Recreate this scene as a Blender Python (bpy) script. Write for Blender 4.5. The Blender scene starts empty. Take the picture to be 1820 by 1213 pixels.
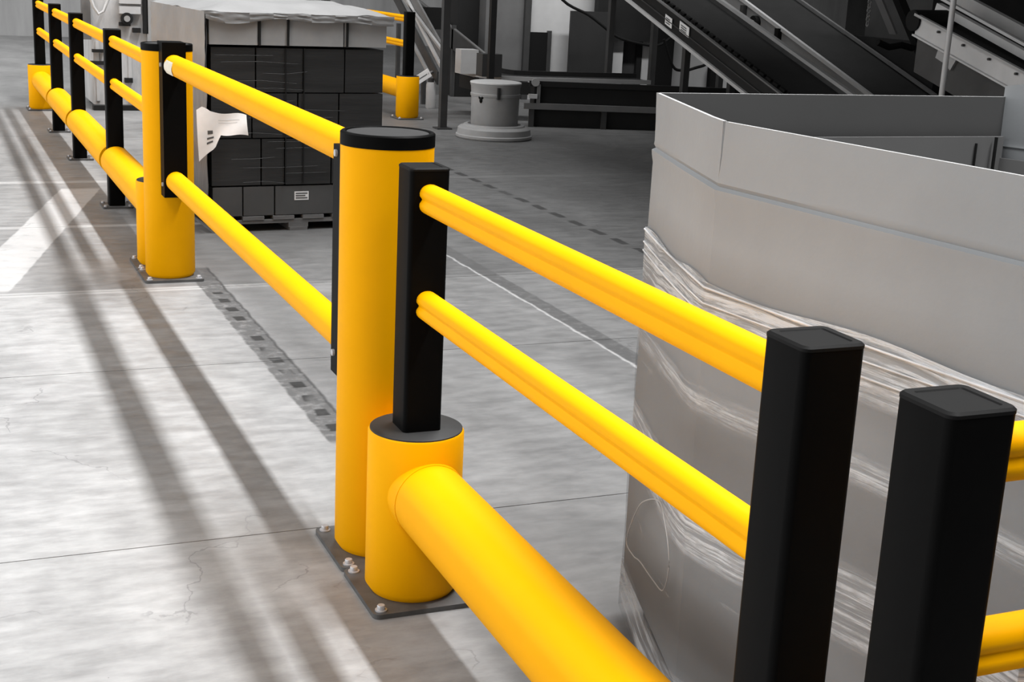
import bpy, bmesh, math, random
from mathutils import Vector, Matrix, Euler
random.seed(4)
S = bpy.context.scene
COL = S.collection

# ------------------------------------------------------------------ camera
F, YAW, PITCH, ROLL, CX, CY, CZ = 2458.53, 0.40712, 0.26116, 0.04849, -0.99733, -2.84123, 1.42145
IW, IH = 1820, 1213
fwd = Vector((math.sin(YAW)*math.cos(PITCH), math.cos(YAW)*math.cos(PITCH), -math.sin(PITCH)))
rgt0 = Vector((math.cos(YAW), -math.sin(YAW), 0))
up0 = rgt0.cross(fwd)
rgt = rgt0*math.cos(ROLL) + up0*math.sin(ROLL)
upv = -rgt0*math.sin(ROLL) + up0*math.cos(ROLL)
cam = bpy.data.cameras.new('camera')
cam.sensor_width = 36.0
cam.lens = F/IW*36.0
cam.clip_end = 200
co = bpy.data.objects.new('camera', cam)
M = Matrix((rgt, upv, -fwd)).transposed().to_4x4()
M.translation = Vector((CX, CY, CZ))
co.matrix_world = M
COL.objects.link(co)
S.camera = co
EYE = Vector((CX, CY, CZ))

# ------------------------------------------------------------------ world, lamps, exposure
wd = bpy.data.worlds.new('hall_light'); S.world = wd
wd.use_nodes = True
wd.node_tree.nodes['Background'].inputs[0].default_value = (1, 1, 1, 1)
wd.node_tree.nodes['Background'].inputs[1].default_value = 0.06
S.view_settings.view_transform = 'Standard'
S.view_settings.look = 'None'
S.view_settings.gamma = 1
S.view_settings.exposure = -0.75
S.view_settings.use_curve_mapping = False

def strip_lamp(name, loc, target, sx, sy, watt, spread=180):
    l = bpy.data.lights.new(name, 'AREA'); l.shape = 'RECTANGLE'; l.size = sx; l.size_y = sy
    l.energy = watt; l.spread = math.radians(spread)
    o = bpy.data.objects.new(name, l); COL.objects.link(o)
    d = (Vector(target)-Vector(loc)).normalized()
    z = -d; y = Vector((0, 1, 0)) if abs(d.y) < .3 else Vector((0, 0, 1)); x = y.cross(z).normalized(); y = z.cross(x)
    m = Matrix((x, y, z)).transposed().to_4x4(); m.translation = loc
    o.matrix_world = m
    return o
strip_lamp('ceiling_lamp_row_over_machines', (2.35, 3.0, 6.2), (-1.6, 3.0, 0), 0.26, 16, 1080, 98)
strip_lamp('ceiling_lamp_row_over_aisle', (-3.6, 8.0, 6.2), (-1.8, 8.0, 0), 1.2, 28, 820, 130)
strip_lamp('aisle_side_fill', (-8.0, 5.0, 2.6), (0.0, 5.0, 1.0), 3.6, 24, 1150)  # added broad light from the aisle side, source unseen
strip_lamp('conveyor_fill', (5.5, 8.6, 5.2), (5.5, 12.6, 0.6), 12, 0.4, 420, 110)  # added fill to brighten the machinery at the back
strip_lamp('far_wall_fill', (-0.5, 15.5, 5.6), (0.0, 19.5, 0.0), 9, 0.6, 500, 150)  # added fill to brighten the far wall and floor

# ------------------------------------------------------------------ materials
def lin(c):
    return tuple(((v/255)/12.92 if v/255 <= 0.04045 else ((v/255+0.055)/1.055)**2.4) for v in c)
MATS = {}
def mat(name, col, rough=0.5, spec=0.5, noise=0.0, scale=6.0, bump=0.0, bscale=40.0, metal=0.0, stretch=(1, 1, 1)):
    if name in MATS: return MATS[name]
    m = bpy.data.materials.new(name); m.use_nodes = True
    nt = m.node_tree; b = nt.nodes['Principled BSDF']
    c = lin(col) if max(col) > 1.01 else col
    b.inputs['Base Color'].default_value = (*c, 1)
    b.inputs['Roughness'].default_value = rough
    b.inputs['Metallic'].default_value = metal
    b.inputs['Specular IOR Level'].default_value = spec
    tc = nt.nodes.new('ShaderNodeTexCoord'); mp = nt.nodes.new('ShaderNodeMapping')
    mp.inputs['Scale'].default_value = stretch
    nt.links.new(tc.outputs['Object'], mp.inputs[0])
    if noise > 0:
        n = nt.nodes.new('ShaderNodeTexNoise'); n.inputs['Scale'].default_value = scale
        n.inputs['Detail'].default_value = 6; n.inputs['Roughness'].default_value = 0.6
        nt.links.new(mp.outputs[0], n.inputs['Vector'])
        r = nt.nodes.new('ShaderNodeMapRange')
        r.inputs['From Min'].default_value = 0.25; r.inputs['From Max'].default_value = 0.75
        r.inputs['To Min'].default_value = 1-noise; r.inputs['To Max'].default_value = 1+noise
        nt.links.new(n.outputs['Fac'], r.inputs['Value'])
        mx = nt.nodes.new('ShaderNodeMix'); mx.data_type = 'RGBA'; mx.blend_type = 'MULTIPLY'
        mx.inputs[0].default_value = 1.0
        mx.inputs[6].default_value = (*c, 1)
        nt.links.new(r.outputs[0], mx.inputs[7])
        nt.links.new(mx.outputs[2], b.inputs['Base Color'])
    if bump > 0:
        n2 = nt.nodes.new('ShaderNodeTexNoise'); n2.inputs['Scale'].default_value = bscale
        n2.inputs['Detail'].default_value = 4
        nt.links.new(mp.outputs[0], n2.inputs['Vector'])
        bp = nt.nodes.new('ShaderNodeBump'); bp.inputs['Strength'].default_value = bump
        bp.inputs['Distance'].default_value = 0.01
        nt.links.new(n2.outputs['Fac'], bp.inputs['Height'])
        nt.links.new(bp.outputs[0], b.inputs['Normal'])
    MATS[name] = m
    return m
YEL = mat('yellow_polymer', (0.98, 0.44, 0.0), 0.48, 0.06, noise=0.035, scale=5)
BLK = mat('black_polymer', (0.0028, 0.0028, 0.0028), 0.5, 0.05, noise=0.1, scale=30)
CAPT = mat('charcoal_cap', (0.035, 0.035, 0.035), 0.6, 0.25, noise=0.12, scale=25)
CAPP = mat('black_post_cap', (0.007, 0.007, 0.007), 0.6, 0.12, noise=0.1, scale=25)
PLATE = mat('dark_steel_plate', (0.085, 0.085, 0.085), 0.5, 0.5, noise=0.3, scale=20)
CHROME = mat('zinc_bolt', (0.55, 0.55, 0.57), 0.3, 0.6, metal=0.25)
WORN = mat('pale_scuffed_polymer', (0.80, 0.74, 0.62), 0.5, 0.3, noise=0.1, scale=40)
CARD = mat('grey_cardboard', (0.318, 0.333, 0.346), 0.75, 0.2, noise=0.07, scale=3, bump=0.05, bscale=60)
CARDEDGE = mat('pale_cardboard_edge', (0.44, 0.44, 0.44), 0.8, 0.2)
CARDSHADE = mat('cardboard_shaded', (0.12, 0.12, 0.12), 0.85, 0.15, noise=0.05, scale=3)  # same board as outside, darkened to paint in the interior shade
WOOD = mat('grey_pallet_wood', (0.16, 0.16, 0.16), 0.8, 0.2, noise=0.3, scale=8, stretch=(1, 8, 8))
DCART = mat('dark_film_carton', (0.032, 0.032, 0.032), 0.38, 0.4, noise=0.35, scale=3, bump=0.25, bscale=18, stretch=(0.4, 0.4, 5))
MCART = mat('mid_grey_carton', (0.085, 0.085, 0.085), 0.5, 0.3, noise=0.15, scale=4)
TCART = mat('grey_top_carton', (0.34, 0.34, 0.34), 0.6, 0.3, noise=0.12, scale=5)
STRAP = mat('black_strap', (0.012, 0.012, 0.012), 0.5, 0.3)
COVER = mat('pale_cover_sheet', (0.25, 0.25, 0.25), 0.6, 0.3, noise=0.12, scale=4, bump=0.3, bscale=9)
PFILM = mat('pale_film', (0.15, 0.15, 0.155), 0.35, 0.5, noise=0.22, scale=4, bump=0.3, bscale=12, stretch=(2, 2, 0.6))
PAPER = mat('white_paper', (0.93, 0.93, 0.93), 0.8, 0.2, noise=0.05, scale=20)
INK = mat('grey_ink', (0.12, 0.12, 0.12), 0.8, 0.1)
G1 = mat('light_grey_steel', (0.34, 0.34, 0.34), 0.4, 0.5, noise=0.12, scale=3)
G1B = mat('pale_grey_steel', (0.52, 0.52, 0.52), 0.4, 0.5, noise=0.12, scale=4)
G2 = mat('mid_grey_steel', (0.14, 0.14, 0.14), 0.45, 0.5, noise=0.2, scale=4)
G3 = mat('dark_grey_steel', (0.045, 0.045, 0.045), 0.5, 0.4, noise=0.25, scale=5)
G4 = mat('near_black_steel', (0.012, 0.012, 0.012), 0.6, 0.3, noise=0.2, scale=5)
RUB = mat('black_rubber', (0.006, 0.006, 0.006), 0.7, 0.2)
BELT = mat('dark_belt', (0.02, 0.02, 0.02), 0.6, 0.3, noise=0.2, scale=6)
DRUM = mat('grey_drum_plastic', (0.36, 0.36, 0.36), 0.5, 0.4, noise=0.15, scale=5)
DRUML = mat('pale_drum_rim', (0.65, 0.65, 0.65), 0.45, 0.4, noise=0.1, scale=6)
WALLM = mat('hall_wall_paint', (0.34, 0.34, 0.34), 0.8, 0.2, noise=0.25, scale=1.2, stretch=(2.5, 2.5, 0.4))
WALLD = mat('shaded_hall_wall', (0.05, 0.05, 0.05), 0.8, 0.2, noise=0.3, scale=1.0)  # dim right side of the hall painted into the wall colour
WHITE = mat('white_label', (0.8, 0.8, 0.8), 0.6, 0.3)

class NB:
    """tiny helper for shader node graphs"""
    def __init__(s, nt): s.nt = nt
    def _set(s, sock, v):
        if isinstance(v, bpy.types.NodeSocket): s.nt.links.new(v, sock)
        else: sock.default_value = v
    def math(s, op, a, b=0.0, clamp=False):
        n = s.nt.nodes.new('ShaderNodeMath'); n.operation = op; n.use_clamp = clamp
        s._set(n.inputs[0], a); s._set(n.inputs[1], b); return n.outputs[0]
    def noise(s, vec, scale, detail=5, rough=0.55, stretch=None, loc=None):
        if stretch or loc:
            m = s.nt.nodes.new('ShaderNodeMapping'); s.nt.links.new(vec, m.inputs[0]); vec = m.outputs[0]
            if stretch: m.inputs['Scale'].default_value = stretch
            if loc: m.inputs['Location'].default_value = loc
        n = s.nt.nodes.new('ShaderNodeTexNoise'); s.nt.links.new(vec, n.inputs['Vector'])
        n.inputs['Scale'].default_value = scale; n.inputs['Detail'].default_value = detail; n.inputs['Roughness'].default_value = rough
        return n.outputs['Fac']
    def rng(s, v, a, b, c=0.0, d=1.0, smooth=True):
        n = s.nt.nodes.new('ShaderNodeMapRange')
        if smooth: n.interpolation_type = 'SMOOTHSTEP'
        s._set(n.inputs['Value'], v)
        for k, q in zip(('From Min', 'From Max', 'To Min', 'To Max'), (a, b, c, d)): n.inputs[k].default_value = q
        return n.outputs[0]
    def band(s, v, lo, hi, soft):
        a = s.rng(v, lo-soft, lo+soft); b = s.rng(v, hi-soft, hi+soft)
        return s.math('SUBTRACT', a, b, True)
    def mixf(s, f, a, b):
        n = s.nt.nodes.new('ShaderNodeMix'); n.data_type = 'FLOAT'
        s._set(n.inputs[0], f); s._set(n.inputs[2], a); s._set(n.inputs[3], b); return n.outputs[0]

def floor_material():
    m = bpy.data.materials.new('worn_concrete'); m.use_nodes = True
    nt = m.node_tree; B = nt.nodes['Principled BSDF']; nb = NB(nt)
    tc = nt.nodes.new('ShaderNodeTexCoord'); v = tc.outputs['Object']
    sp = nt.nodes.new('ShaderNodeSeparateXYZ'); nt.links.new(v, sp.inputs[0]); x, y = sp.outputs[0], sp.outputs[1]
    # wobble for hand-worn edges
    wob = nb.math('MULTIPLY', nb.math('SUBTRACT', nb.noise(v, 9, 4), 0.5), 0.03)
    xw = nb.math('ADD', x, wob); yw = nb.math('ADD', y, wob)
    big = nb.noise(v, 1.3, 6, 0.6, (1.6, 0.8, 1))
    fine = nb.noise(v, 11, 8, 0.65, (0.7, 1.8, 1))
    smear = nb.noise(v, 7.0, 9, 0.68, (0.8, 1.7, 1), (3, 1, 0))
    # pale aisle vs dirtier floor behind the barrier line; aisle sheen painted in too
    xc = nb.math('SUBTRACT', x, nb.rng(y, 5.0, 8.0, 0.0, 1.0))  # white machine's reflection painted in as paler floor farther back
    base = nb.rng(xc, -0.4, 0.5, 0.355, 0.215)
    val = nb.math('MULTIPLY', base, nb.rng(big, 0.3, 0.7, 0.82, 1.12))
    val = nb.math('MULTIPLY', val, nb.rng(fine, 0.3, 0.72, 0.86, 1.1))
    val = nb.math('MULTIPLY', val, nb.rng(smear, 0.30, 0.62, 0.86, 1.05))
    # tonal difference of the older slab past the third joint
    old = nb.math('MULTIPLY', nb.rng(yw, 3.16, 3.2), nb.rng(xw, -0.95, -0.6))
    val = nb.math('MULTIPLY', val, nb.mixf(old, 1.0, 0.72))
    # painted diagonal stripe (pale) on the old slab : distance from the line in plan
    # line through (-0.70,3.75) and (-0.27,5.45)
    dx, dy = 0.43, 1.70; L = math.hypot(dx, dy); nx, ny = dy/L, -dx/L
    dist = nb.math('ADD', nb.math('MULTIPLY', xw, nx), nb.math('ADD', nb.math('MULTIPLY', yw, ny), -( -0.70*nx+3.75*ny)))
    stripe = nb.math('MULTIPLY', nb.band(dist, -0.112, 0.112, 0.006), nb.band(yw, 3.28, 6.0, 0.03))
    stripe = nb.math('MULTIPLY', stripe, nb.rng(nb.noise(v, 7, 6, 0.7), 0.25, 0.5, 0.35, 0.9))
    val = nb.mixf(stripe, val, 0.46)
    # pale sealed strips along two joints
    for yy, w in ((3.2, 0.035), (4.74, 0.03), (6.27, 0.04)):
        s_ = nb.math('MULTIPLY', nb.band(y, yy-w, yy+w, 0.012), nb.rng(x, 0.3, 0.5, 0.75, 0.15))
        val = nb.mixf(s_, val, 0.44)
    # row of anchor holes / old tape strip beyond the gate line
    def strip(val, x0, x1, y0, y1, f, dark):
        k = nb.math('MULTIPLY', nb.band(xw, x0, x1, 0.006), nb.band(yw, y0, y1, 0.03))
        k = nb.math('MULTIPLY', k, nb.rng(nb.noise(v, 18, 5, 0.7), 0.3, 0.55, 0.4, 1.0))
        return nb.mixf(nb.math('MULTIPLY', k, f), val, dark)
    val = strip(val, 0.19, 0.42, 1.3, 4.3, 0.55, 0.15)
    val = strip(val, 0.09, 0.20, 1.05, 3.6, 0.95, 0.085)
    val = strip(val, 0.188, 0.196, 1.05, 3.6, 0.9, 0.04)
    per = nb.math('ABSOLUTE', nb.math('SUBTRACT', nb.math('FRACT', nb.math('MULTIPLY', y, 6.3)), 0.5))
    hole = nb.math('MULTIPLY', nb.rng(per, 0.24, 0.20), nb.band(xw, 0.122, 0.166, 0.006))
    hole = nb.math('MULTIPLY', hole, nb.band(y, 1.1, 3.1, 0.02))
    hole = nb.math('MULTIPLY', hole, nb.rng(nb.noise(v, 5, 2), 0.38, 0.52))
    val = nb.mixf(hole, val, 0.02)
    val = strip(val, 1.44, 1.52, 1.2, 4.4, 0.9, 0.10)
    val = strip(val, 1.425, 1.437, 1.2, 4.4, 0.9, 0.5)
    dash = nb.rng(nb.math('ABSOLUTE', nb.math('SUBTRACT', nb.math('FRACT', nb.math('MULTIPLY', y, 3.6)), 0.5)), 0.16, 0.2)
    k = nb.math('MULTIPLY', nb.band(xw, 2.50, 2.55, 0.006), nb.band(y, 3.0, 7.2, 0.05))
    val = nb.mixf(nb.math('MULTIPLY', k, nb.math('MULTIPLY', dash, 0.85)), val, 0.04)
    # tyre stain patches behind
    st = nb.math('MULTIPLY', nb.rng(nb.noise(v, 0.9, 4, 0.5, None, (7, 3, 0)), 0.5, 0.66), nb.rng(x, 0.1, 0.6))
    val = nb.mixf(nb.math('MULTIPLY', st, 0.5), val, 0.13)
    # hairline cracks and specks
    vo = nt.nodes.new('ShaderNodeTexVoronoi'); vo.feature = 'DISTANCE_TO_EDGE'; vo.inputs['Scale'].default_value = 0.55
    dis = nt.nodes.new('ShaderNodeVectorMath'); dis.operation = 'ADD'
    n3 = nt.nodes.new('ShaderNodeTexNoise'); n3.inputs['Scale'].default_value = 2.5; n3.inputs['Detail'].default_value = 6
    nt.links.new(v, n3.inputs['Vector']); nt.links.new(v, dis.inputs[0]); nt.links.new(n3.outputs['Color'], dis.inputs[1])
    nt.links.new(dis.outputs[0], vo.inputs['Vector'])
    crack = nb.math('MULTIPLY', nb.rng(vo.outputs['Distance'], 0.0035, 0.001), nb.rng(nb.noise(v, 2.2, 3), 0.5, 0.58))
    val = nb.mixf(nb.math('MULTIPLY', crack, 0.35), val, 0.09)
    speck = nb.rng(nb.noise(v, 45, 3, 0.6), 0.74, 0.78)
    val = nb.mixf(nb.math('MULTIPLY', speck, 0.6), val, 0.1)
    cb = nt.nodes.new('ShaderNodeCombineColor')
    for i in range(3): nt.links.new(val, cb.inputs[i])
    nt.links.new(cb.outputs[0], B.inputs['Base Color'])
    nt.links.new(nb.rng(smear, 0.3, 0.7, 0.42, 0.62), B.inputs['Roughness'])
    B.inputs['Specular IOR Level'].default_value = 0.4
    bp = nt.nodes.new('ShaderNodeBump'); bp.inputs['Strength'].default_value = 0.12; bp.inputs['Distance'].default_value = 0.01
    nt.links.new(fine, bp.inputs['Height']); nt.links.new(bp.outputs[0], B.inputs['Normal'])
    return m
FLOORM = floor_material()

def wrap_material():
    m = bpy.data.materials.new('clear_stretch_film'); m.use_nodes = True
    nt = m.node_tree; B = nt.nodes['Principled BSDF']; out = nt.nodes['Material Output']; nb = NB(nt)
    tc = nt.nodes.new('ShaderNodeTexCoord'); v = tc.outputs['Object']
    sp = nt.nodes.new('ShaderNodeSeparateXYZ'); nt.links.new(v, sp.inputs[0]); z = sp.outputs[2]
    # tilted coordinate so that folds run slightly diagonal
    zt = nb.math('ADD', z, nb.math('MULTIPLY', nb.math('SUBTRACT', nb.noise(v, 1.6, 3, 0.5, (1, 1, 0.3)), 0.5), 0.10))
    cv = nt.nodes.new('ShaderNodeCombineXYZ')
    nt.links.new(sp.outputs[0], cv.inputs[0]); nt.links.new(sp.outputs[1], cv.inputs[1]); nt.links.new(zt, cv.inputs[2])
    s1 = nb.noise(cv.outputs[0], 3.0, 8, 0.7, (1.0, 1.0, 30))
    s2 = nb.noise(cv.outputs[0], 2.0, 6, 0.7, (1.5, 1.5, 10), (4, 2, 1))
    dens = nb.band(zt, 0.80, 0.915, 0.02)
    for lo, hi, a in ((0.66, 0.70, 0.5), (0.40, 0.52, 0.7), (0.05, 0.14, 0.5)):
        dens = nb.math('MAXIMUM', dens, nb.math('MULTIPLY', nb.band(zt, lo, hi, 0.015), a))
    brk = nb.rng(nb.noise(cv.outputs[0], 7.0, 5, 0.65, (1, 1, 3), (1, 5, 2)), 0.36, 0.58, 0.35, 1.0)
    white = nb.math('MULTIPLY', nb.math('MULTIPLY', nb.rng(s1, 0.42, 0.60), dens), brk)
    faint = nb.math('MULTIPLY', nb.rng(s2, 0.60, 0.72), 0.22)
    fac = nb.math('ADD', nb.math('ADD', white, faint), nb.math('MULTIPLY', dens, 0.40), True)
    fac = nb.math('ADD', fac, 0.05, True)
    B.inputs['Base Color'].default_value = (0.90, 0.95, 1.0, 1)
    B.inputs['Roughness'].default_value = 0.16
    B.inputs['Specular IOR Level'].default_value = 1.0
    bp = nt.nodes.new('ShaderNodeBump'); bp.inputs['Strength'].default_value = 0.8; bp.inputs['Distance'].default_value = 0.012
    nt.links.new(s1, bp.inputs['Height']); nt.links.new(bp.outputs[0], B.inputs['Normal'])
    tr = nt.nodes.new('ShaderNodeBsdfTransparent'); tr.inputs[0].default_value = (0.86, 0.86, 0.86, 1)
    mx = nt.nodes.new('ShaderNodeMixShader')
    nt.links.new(fac, mx.inputs[0]); nt.links.new(tr.outputs[0], mx.inputs[1]); nt.links.new(B.outputs[0], mx.inputs[2])
    nt.links.new(mx.outputs[0], out.inputs['Surface'])
    return m
FILM = wrap_material()

# ------------------------------------------------------------------ mesh helpers
def obj(name, bm, m, parent=None, smooth=False, bevel=0.0, seg=2):
    if bevel > 0:
        eds = [e for e in bm.edges if len(e.link_faces) == 2 and e.calc_face_angle(0) > 0.6]
        bmesh.ops.bevel(bm, geom=eds, offset=bevel, segments=seg, affect='EDGES', profile=0.5)
    bmesh.ops.recalc_face_normals(bm, faces=bm.faces)
    me = bpy.data.meshes.new(name); bm.to_mesh(me); bm.free()
    ms = m if isinstance(m, (list, tuple)) else [m]
    for q in ms: me.materials.append(q)
    if smooth:
        for pl in me.polygons: pl.use_smooth = True
        me.set_sharp_from_angle(angle=math.radians(38))
    o = bpy.data.objects.new(name, me); COL.objects.link(o)
    if parent is not None:
        o.parent = parent
    return o
def tag(o, label, cat, group=None):
    o['label'] = label; o['category'] = cat
    if group: o['group'] = group
    return o
def struct(o):
    o['kind'] = 'structure'; return o
def thing(name, label, cat, loc=(0, 0, 0), rz=0.0, group=None):
    o = bpy.data.objects.new(name, None); o.empty_display_size = 0.1
    o.location = loc; o.rotation_euler = (0, 0, rz); COL.objects.link(o)
    return tag(o, label, cat, group)
def box(bm, lo, hi):
    vs = [bm.verts.new((x, y, z)) for z in (lo[2], hi[2]) for y in (lo[1], hi[1]) for x in (lo[0], hi[0])]
    for f in ((0, 2, 3, 1), (4, 5, 7, 6), (0, 1, 5, 4), (2, 6, 7, 3), (0, 4, 6, 2), (1, 3, 7, 5)):
        bm.faces.new([vs[i] for i in f])
    return bm
def B(lo, hi): return box(bmesh.new(), lo, hi)
def lathe(bm, prof, c=(0, 0), n=48):
    rings = []
    for r, z in prof:
        if r < 1e-6: rings.append([bm.verts.new((c[0], c[1], z))])
        else: rings.append([bm.verts.new((c[0]+r*math.cos(2*math.pi*i/n), c[1]+r*math.sin(2*math.pi*i/n), z)) for i in range(n)])
    for a, b in zip(rings, rings[1:]):
        for i in range(n):
            j = (i+1) % n
            if len(a) == 1 and len(b) == 1: continue
            if len(a) == 1: bm.faces.new((a[0], b[i], b[j]))
            elif len(b) == 1: bm.faces.new((a[i], a[j], b[0]))
            else: bm.faces.new((a[i], a[j], b[j], b[i]))
    return bm
def sweep(bm, prof, path, closed=True, up=Vector((0, 0, 1)), caps=True):
    """prof: list of (side, up) ; path: list of Vectors"""
    rings = []
    for i, p in enumerate(path):
        p = Vector(p)
        t = (Vector(path[min(i+1, len(path)-1)])-Vector(path[max(i-1, 0)])).normalized()
        s = t.cross(up)
        if s.length < 1e-4: s = t.cross(Vector((0, 1, 0)))
        s.normalize(); u = s.cross(t)
        rings.append([bm.verts.new(p+s*a+u*b) for a, b in prof])
    n = len(prof)
    for a, b in zip(rings, rings[1:]):
        for i in range(n):
            j = (i+1) % n
            bm.faces.new((a[i], a[j], b[j], b[i]))
    if caps:
        bm.faces.new(rings[0]); bm.faces.new(list(reversed(rings[-1])))
    return bm
def circ(r, n=24): return [(r*math.cos(2*math.pi*i/n), r*math.sin(2*math.pi*i/n)) for i in range(n)]
def rect(a, b): return [(-a/2, -b/2), (a/2, -b/2), (a/2, b/2), (-a/2, b/2)]
def tube(path, r, n=12): return sweep(bmesh.new(), circ(r, n), path)
def beam(p0, p1, w, h): return sweep(bmesh.new(), rect(w, h), [Vector(p0), Vector(p1)])
def rrect(h, r, n=5):
    pts = []
    for cx, cy, a0 in ((h-r, h-r, 0), (-h+r, h-r, 90), (-h+r, -h+r, 180), (h-r, -h+r, 270)):
        for i in range(n+1):
            a = math.radians(a0+90*i/n); pts.append((cx+r*math.cos(a), cy+r*math.sin(a)))
    return pts
def prism(bm, pts, z0, z1):
    a = [bm.verts.new((x, y, z0)) for x, y in pts]; b = [bm.verts.new((x, y, z1)) for x, y in pts]
    n = len(pts)
    for i in range(n): bm.faces.new((a[i], a[(i+1) % n], b[(i+1) % n], b[i]))
    bm.faces.new(list(reversed(a))); bm.faces.new(b)
    return bm
def ray(u, v): return fwd + rgt*((u-IW/2)/F) - upv*((v-IH/2)/F)
def atx(u, v, X): d = ray(u, v); return EYE + d*((X-CX)/d.x)
def aty(u, v, Y): d = ray(u, v); return EYE + d*((Y-CY)/d.y)

# ------------------------------------------------------------------ setting
JY = [-4.0, 0.42, 1.98, 3.20, 4.74, 6.27, 8.6, 11.2, 14.0, 17.0, 22.0]
fb = obj('floor', B((-9, -4, -0.10), (17, 22, -0.006)), mat('joint_filler', (0.10, 0.10, 0.10), 0.8, 0.2, noise=0.3, scale=10)); struct(fb)
for a, b in zip(JY, JY[1:]):
    g = 0.0022
    bm = bmesh.new(); box(bm, (-9, a+g, -0.006), (17, b-g, 0.0))
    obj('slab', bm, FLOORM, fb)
w = struct(obj('wall_back', B((-9, 22, 0), (17, 22.2, 4.0)), WALLM))
w = struct(obj('wall_right', B((17, -4, 0), (17.2, 22, 4.0)), WALLD))

# ------------------------------------------------------------------ barrier kit
RC, HC, HP, PW = 0.110, 0.404, 1.005, 0.0906
Z1, Z2, ZR, RR = 0.937, 0.701, 0.266, 0.086
RP, HT = 0.110, 1.047
def rail_profile():
    # rounded double-lobed handrail with a shallow groove on each flank
    pts = []
    hw, g = 0.0245, 0.0058
    for i in range(13):
        a = math.radians(-12+204*i/12); pts.append((hw*math.cos(a), 0.0125+0.0205*math.sin(a)))
    pts.append((-hw+g, 0.001)); pts.append((-hw+g, -0.001))
    for i in range(13):
        a = math.radians(168+204*i/12); pts.append((hw*math.cos(a), -0.0125+0.0205*math.sin(a)))
    pts.append((hw-g, -0.001)); pts.append((hw-g, 0.001))
    return pts
def add_cylinder_post(par, x, y):
    c = obj('end_bollard', lathe(bmesh.new(), [(0, .012), (RC-.012, .012), (RC, .03), (RC, HC-.006), (RC-.003, HC-.001), (0, HC-.001)], (x, y), 64), YEL, par, True)
    obj('cap', lathe(bmesh.new(), [(0, HC-.004), (RC-.004, HC-.004), (RC-.004, HC+.002), (RC-.007, HC+.0035), (0, HC+.0035)], (x, y), 64), CAPT, c, True)
    add_plate(par, x, y)
    return c
def add_plate(par, x, y, h=0.131):
    bm = prism(bmesh.new(), [(x+a, y+b) for a, b in rrect(h, 0.016)], 0.0, 0.012)
    pl = obj('base_plate', bm, PLATE, par, bevel=0.002, seg=1)
    for sx in (-1, 1):
        for sy in (-1, 1):
            bx, by = x+sx*(h-.022), y+sy*(h-.022)
            bm = lathe(bmesh.new(), [(0, .012), (.014, .012), (.014, .015), (.0095, .0155), (.0095, .0235), (.008, .0255), (0, .0255)], (bx, by), 12)
            obj('anchor_bolt', bm, CHROME, pl, True)
def add_ped_post(par, x, y, z0):
    h = PW/2
    po = obj('pedestrian_post', prism(bmesh.new(), [(x+a, y+b) for a, b in rrect(h, 0.011)], z0, HP-.007), BLK, par, True)
    bm = bmesh.new()
    a = [(h+.0008, 0.0, .012), (h+.0008, .004, .012), (h-.0025, .007, .010), (h-.012, .007, .004), (h-.0135, .0052, .004)]
    rings = []
    for hh, dz, r in a: rings.append([bm.verts.new((x+q[0], y+q[1], HP-.007+dz)) for q in rrect(hh, r)])
    for r0, r1 in zip(rings, rings[1:]):
        n = len(r0)
        for i in range(n): bm.faces.new((r0[i], r0[(i+1) % n], r1[(i+1) % n], r1[i]))
    bm.faces.new(rings[-1]); bm.faces.new(list(reversed(rings[0])))
    obj('post_cap', bm, CAPP, po, True)
    return po
def handrails(par, a, b, axis):
    for z in (Z1, Z2):
        P = [Vector((a[0], a[1], z)), Vector((b[0], b[1], z))]
        obj('handrail', sweep(bmesh.new(), rail_profile(), P), YEL, par, True)
def guard_rail(par, a, b, n=1):
    a = Vector((a[0], a[1], ZR)); b = Vector((b[0], b[1], ZR))
    obj('guard_rail', tube([a, b], RR, 48), YEL, par, True)
def collar(par, x, y, d):
    a = Vector((x, y, ZR)); b = a+Vector(d)*(RC+.010)
    obj('rail_collar', tube([a+Vector(d)*.03, b], RR+.0012, 48), YEL, par, True)

YA, YB, YP1, YP2 = -1.471, -1.733, 0.2626, 3.446
# near run
nb_ = thing('safety_barrier', 'nearest yellow barrier run in the foreground with fat guard rail and twin handrails', 'barrier', (0, 0, 0), 0, 'yellow barrier runs')
add_cylinder_post(nb_, 0, 0); add_cylinder_post(nb_, 0, YA)
add_ped_post(nb_, 0, 0, HC); add_ped_post(nb_, 0, YA, HC)
handrails(nb_, (0, -PW/2+.004), (0, YA+PW/2-.004), 'y')
guard_rail(nb_, (0, -.05), (0, YA+.05)); collar(nb_, 0, 0, (0, -1, 0)); collar(nb_, 0, YA, (0, 1, 0))
# corner run, heading right
cb_ = thing('safety_barrier', 'barrier run leaving the rightmost black post towards the right edge', 'barrier', (0, YB, 0), 0, 'yellow barrier runs')
XB = 2.3
for f in (lambda: add_cylinder_post(cb_, 0, 0), lambda: add_cylinder_post(cb_, XB, 0)): f()
add_ped_post(cb_, 0, 0, HC); add_ped_post(cb_, XB, 0, HC)
handrails(cb_, (PW/2-.004, 0), (XB-PW/2+.004, 0), 'x')
guard_rail(cb_, (.05, 0), (XB-.05, 0)); collar(cb_, 0, 0, (1, 0, 0)); collar(cb_, XB, 0, (-1, 0, 0))
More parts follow.
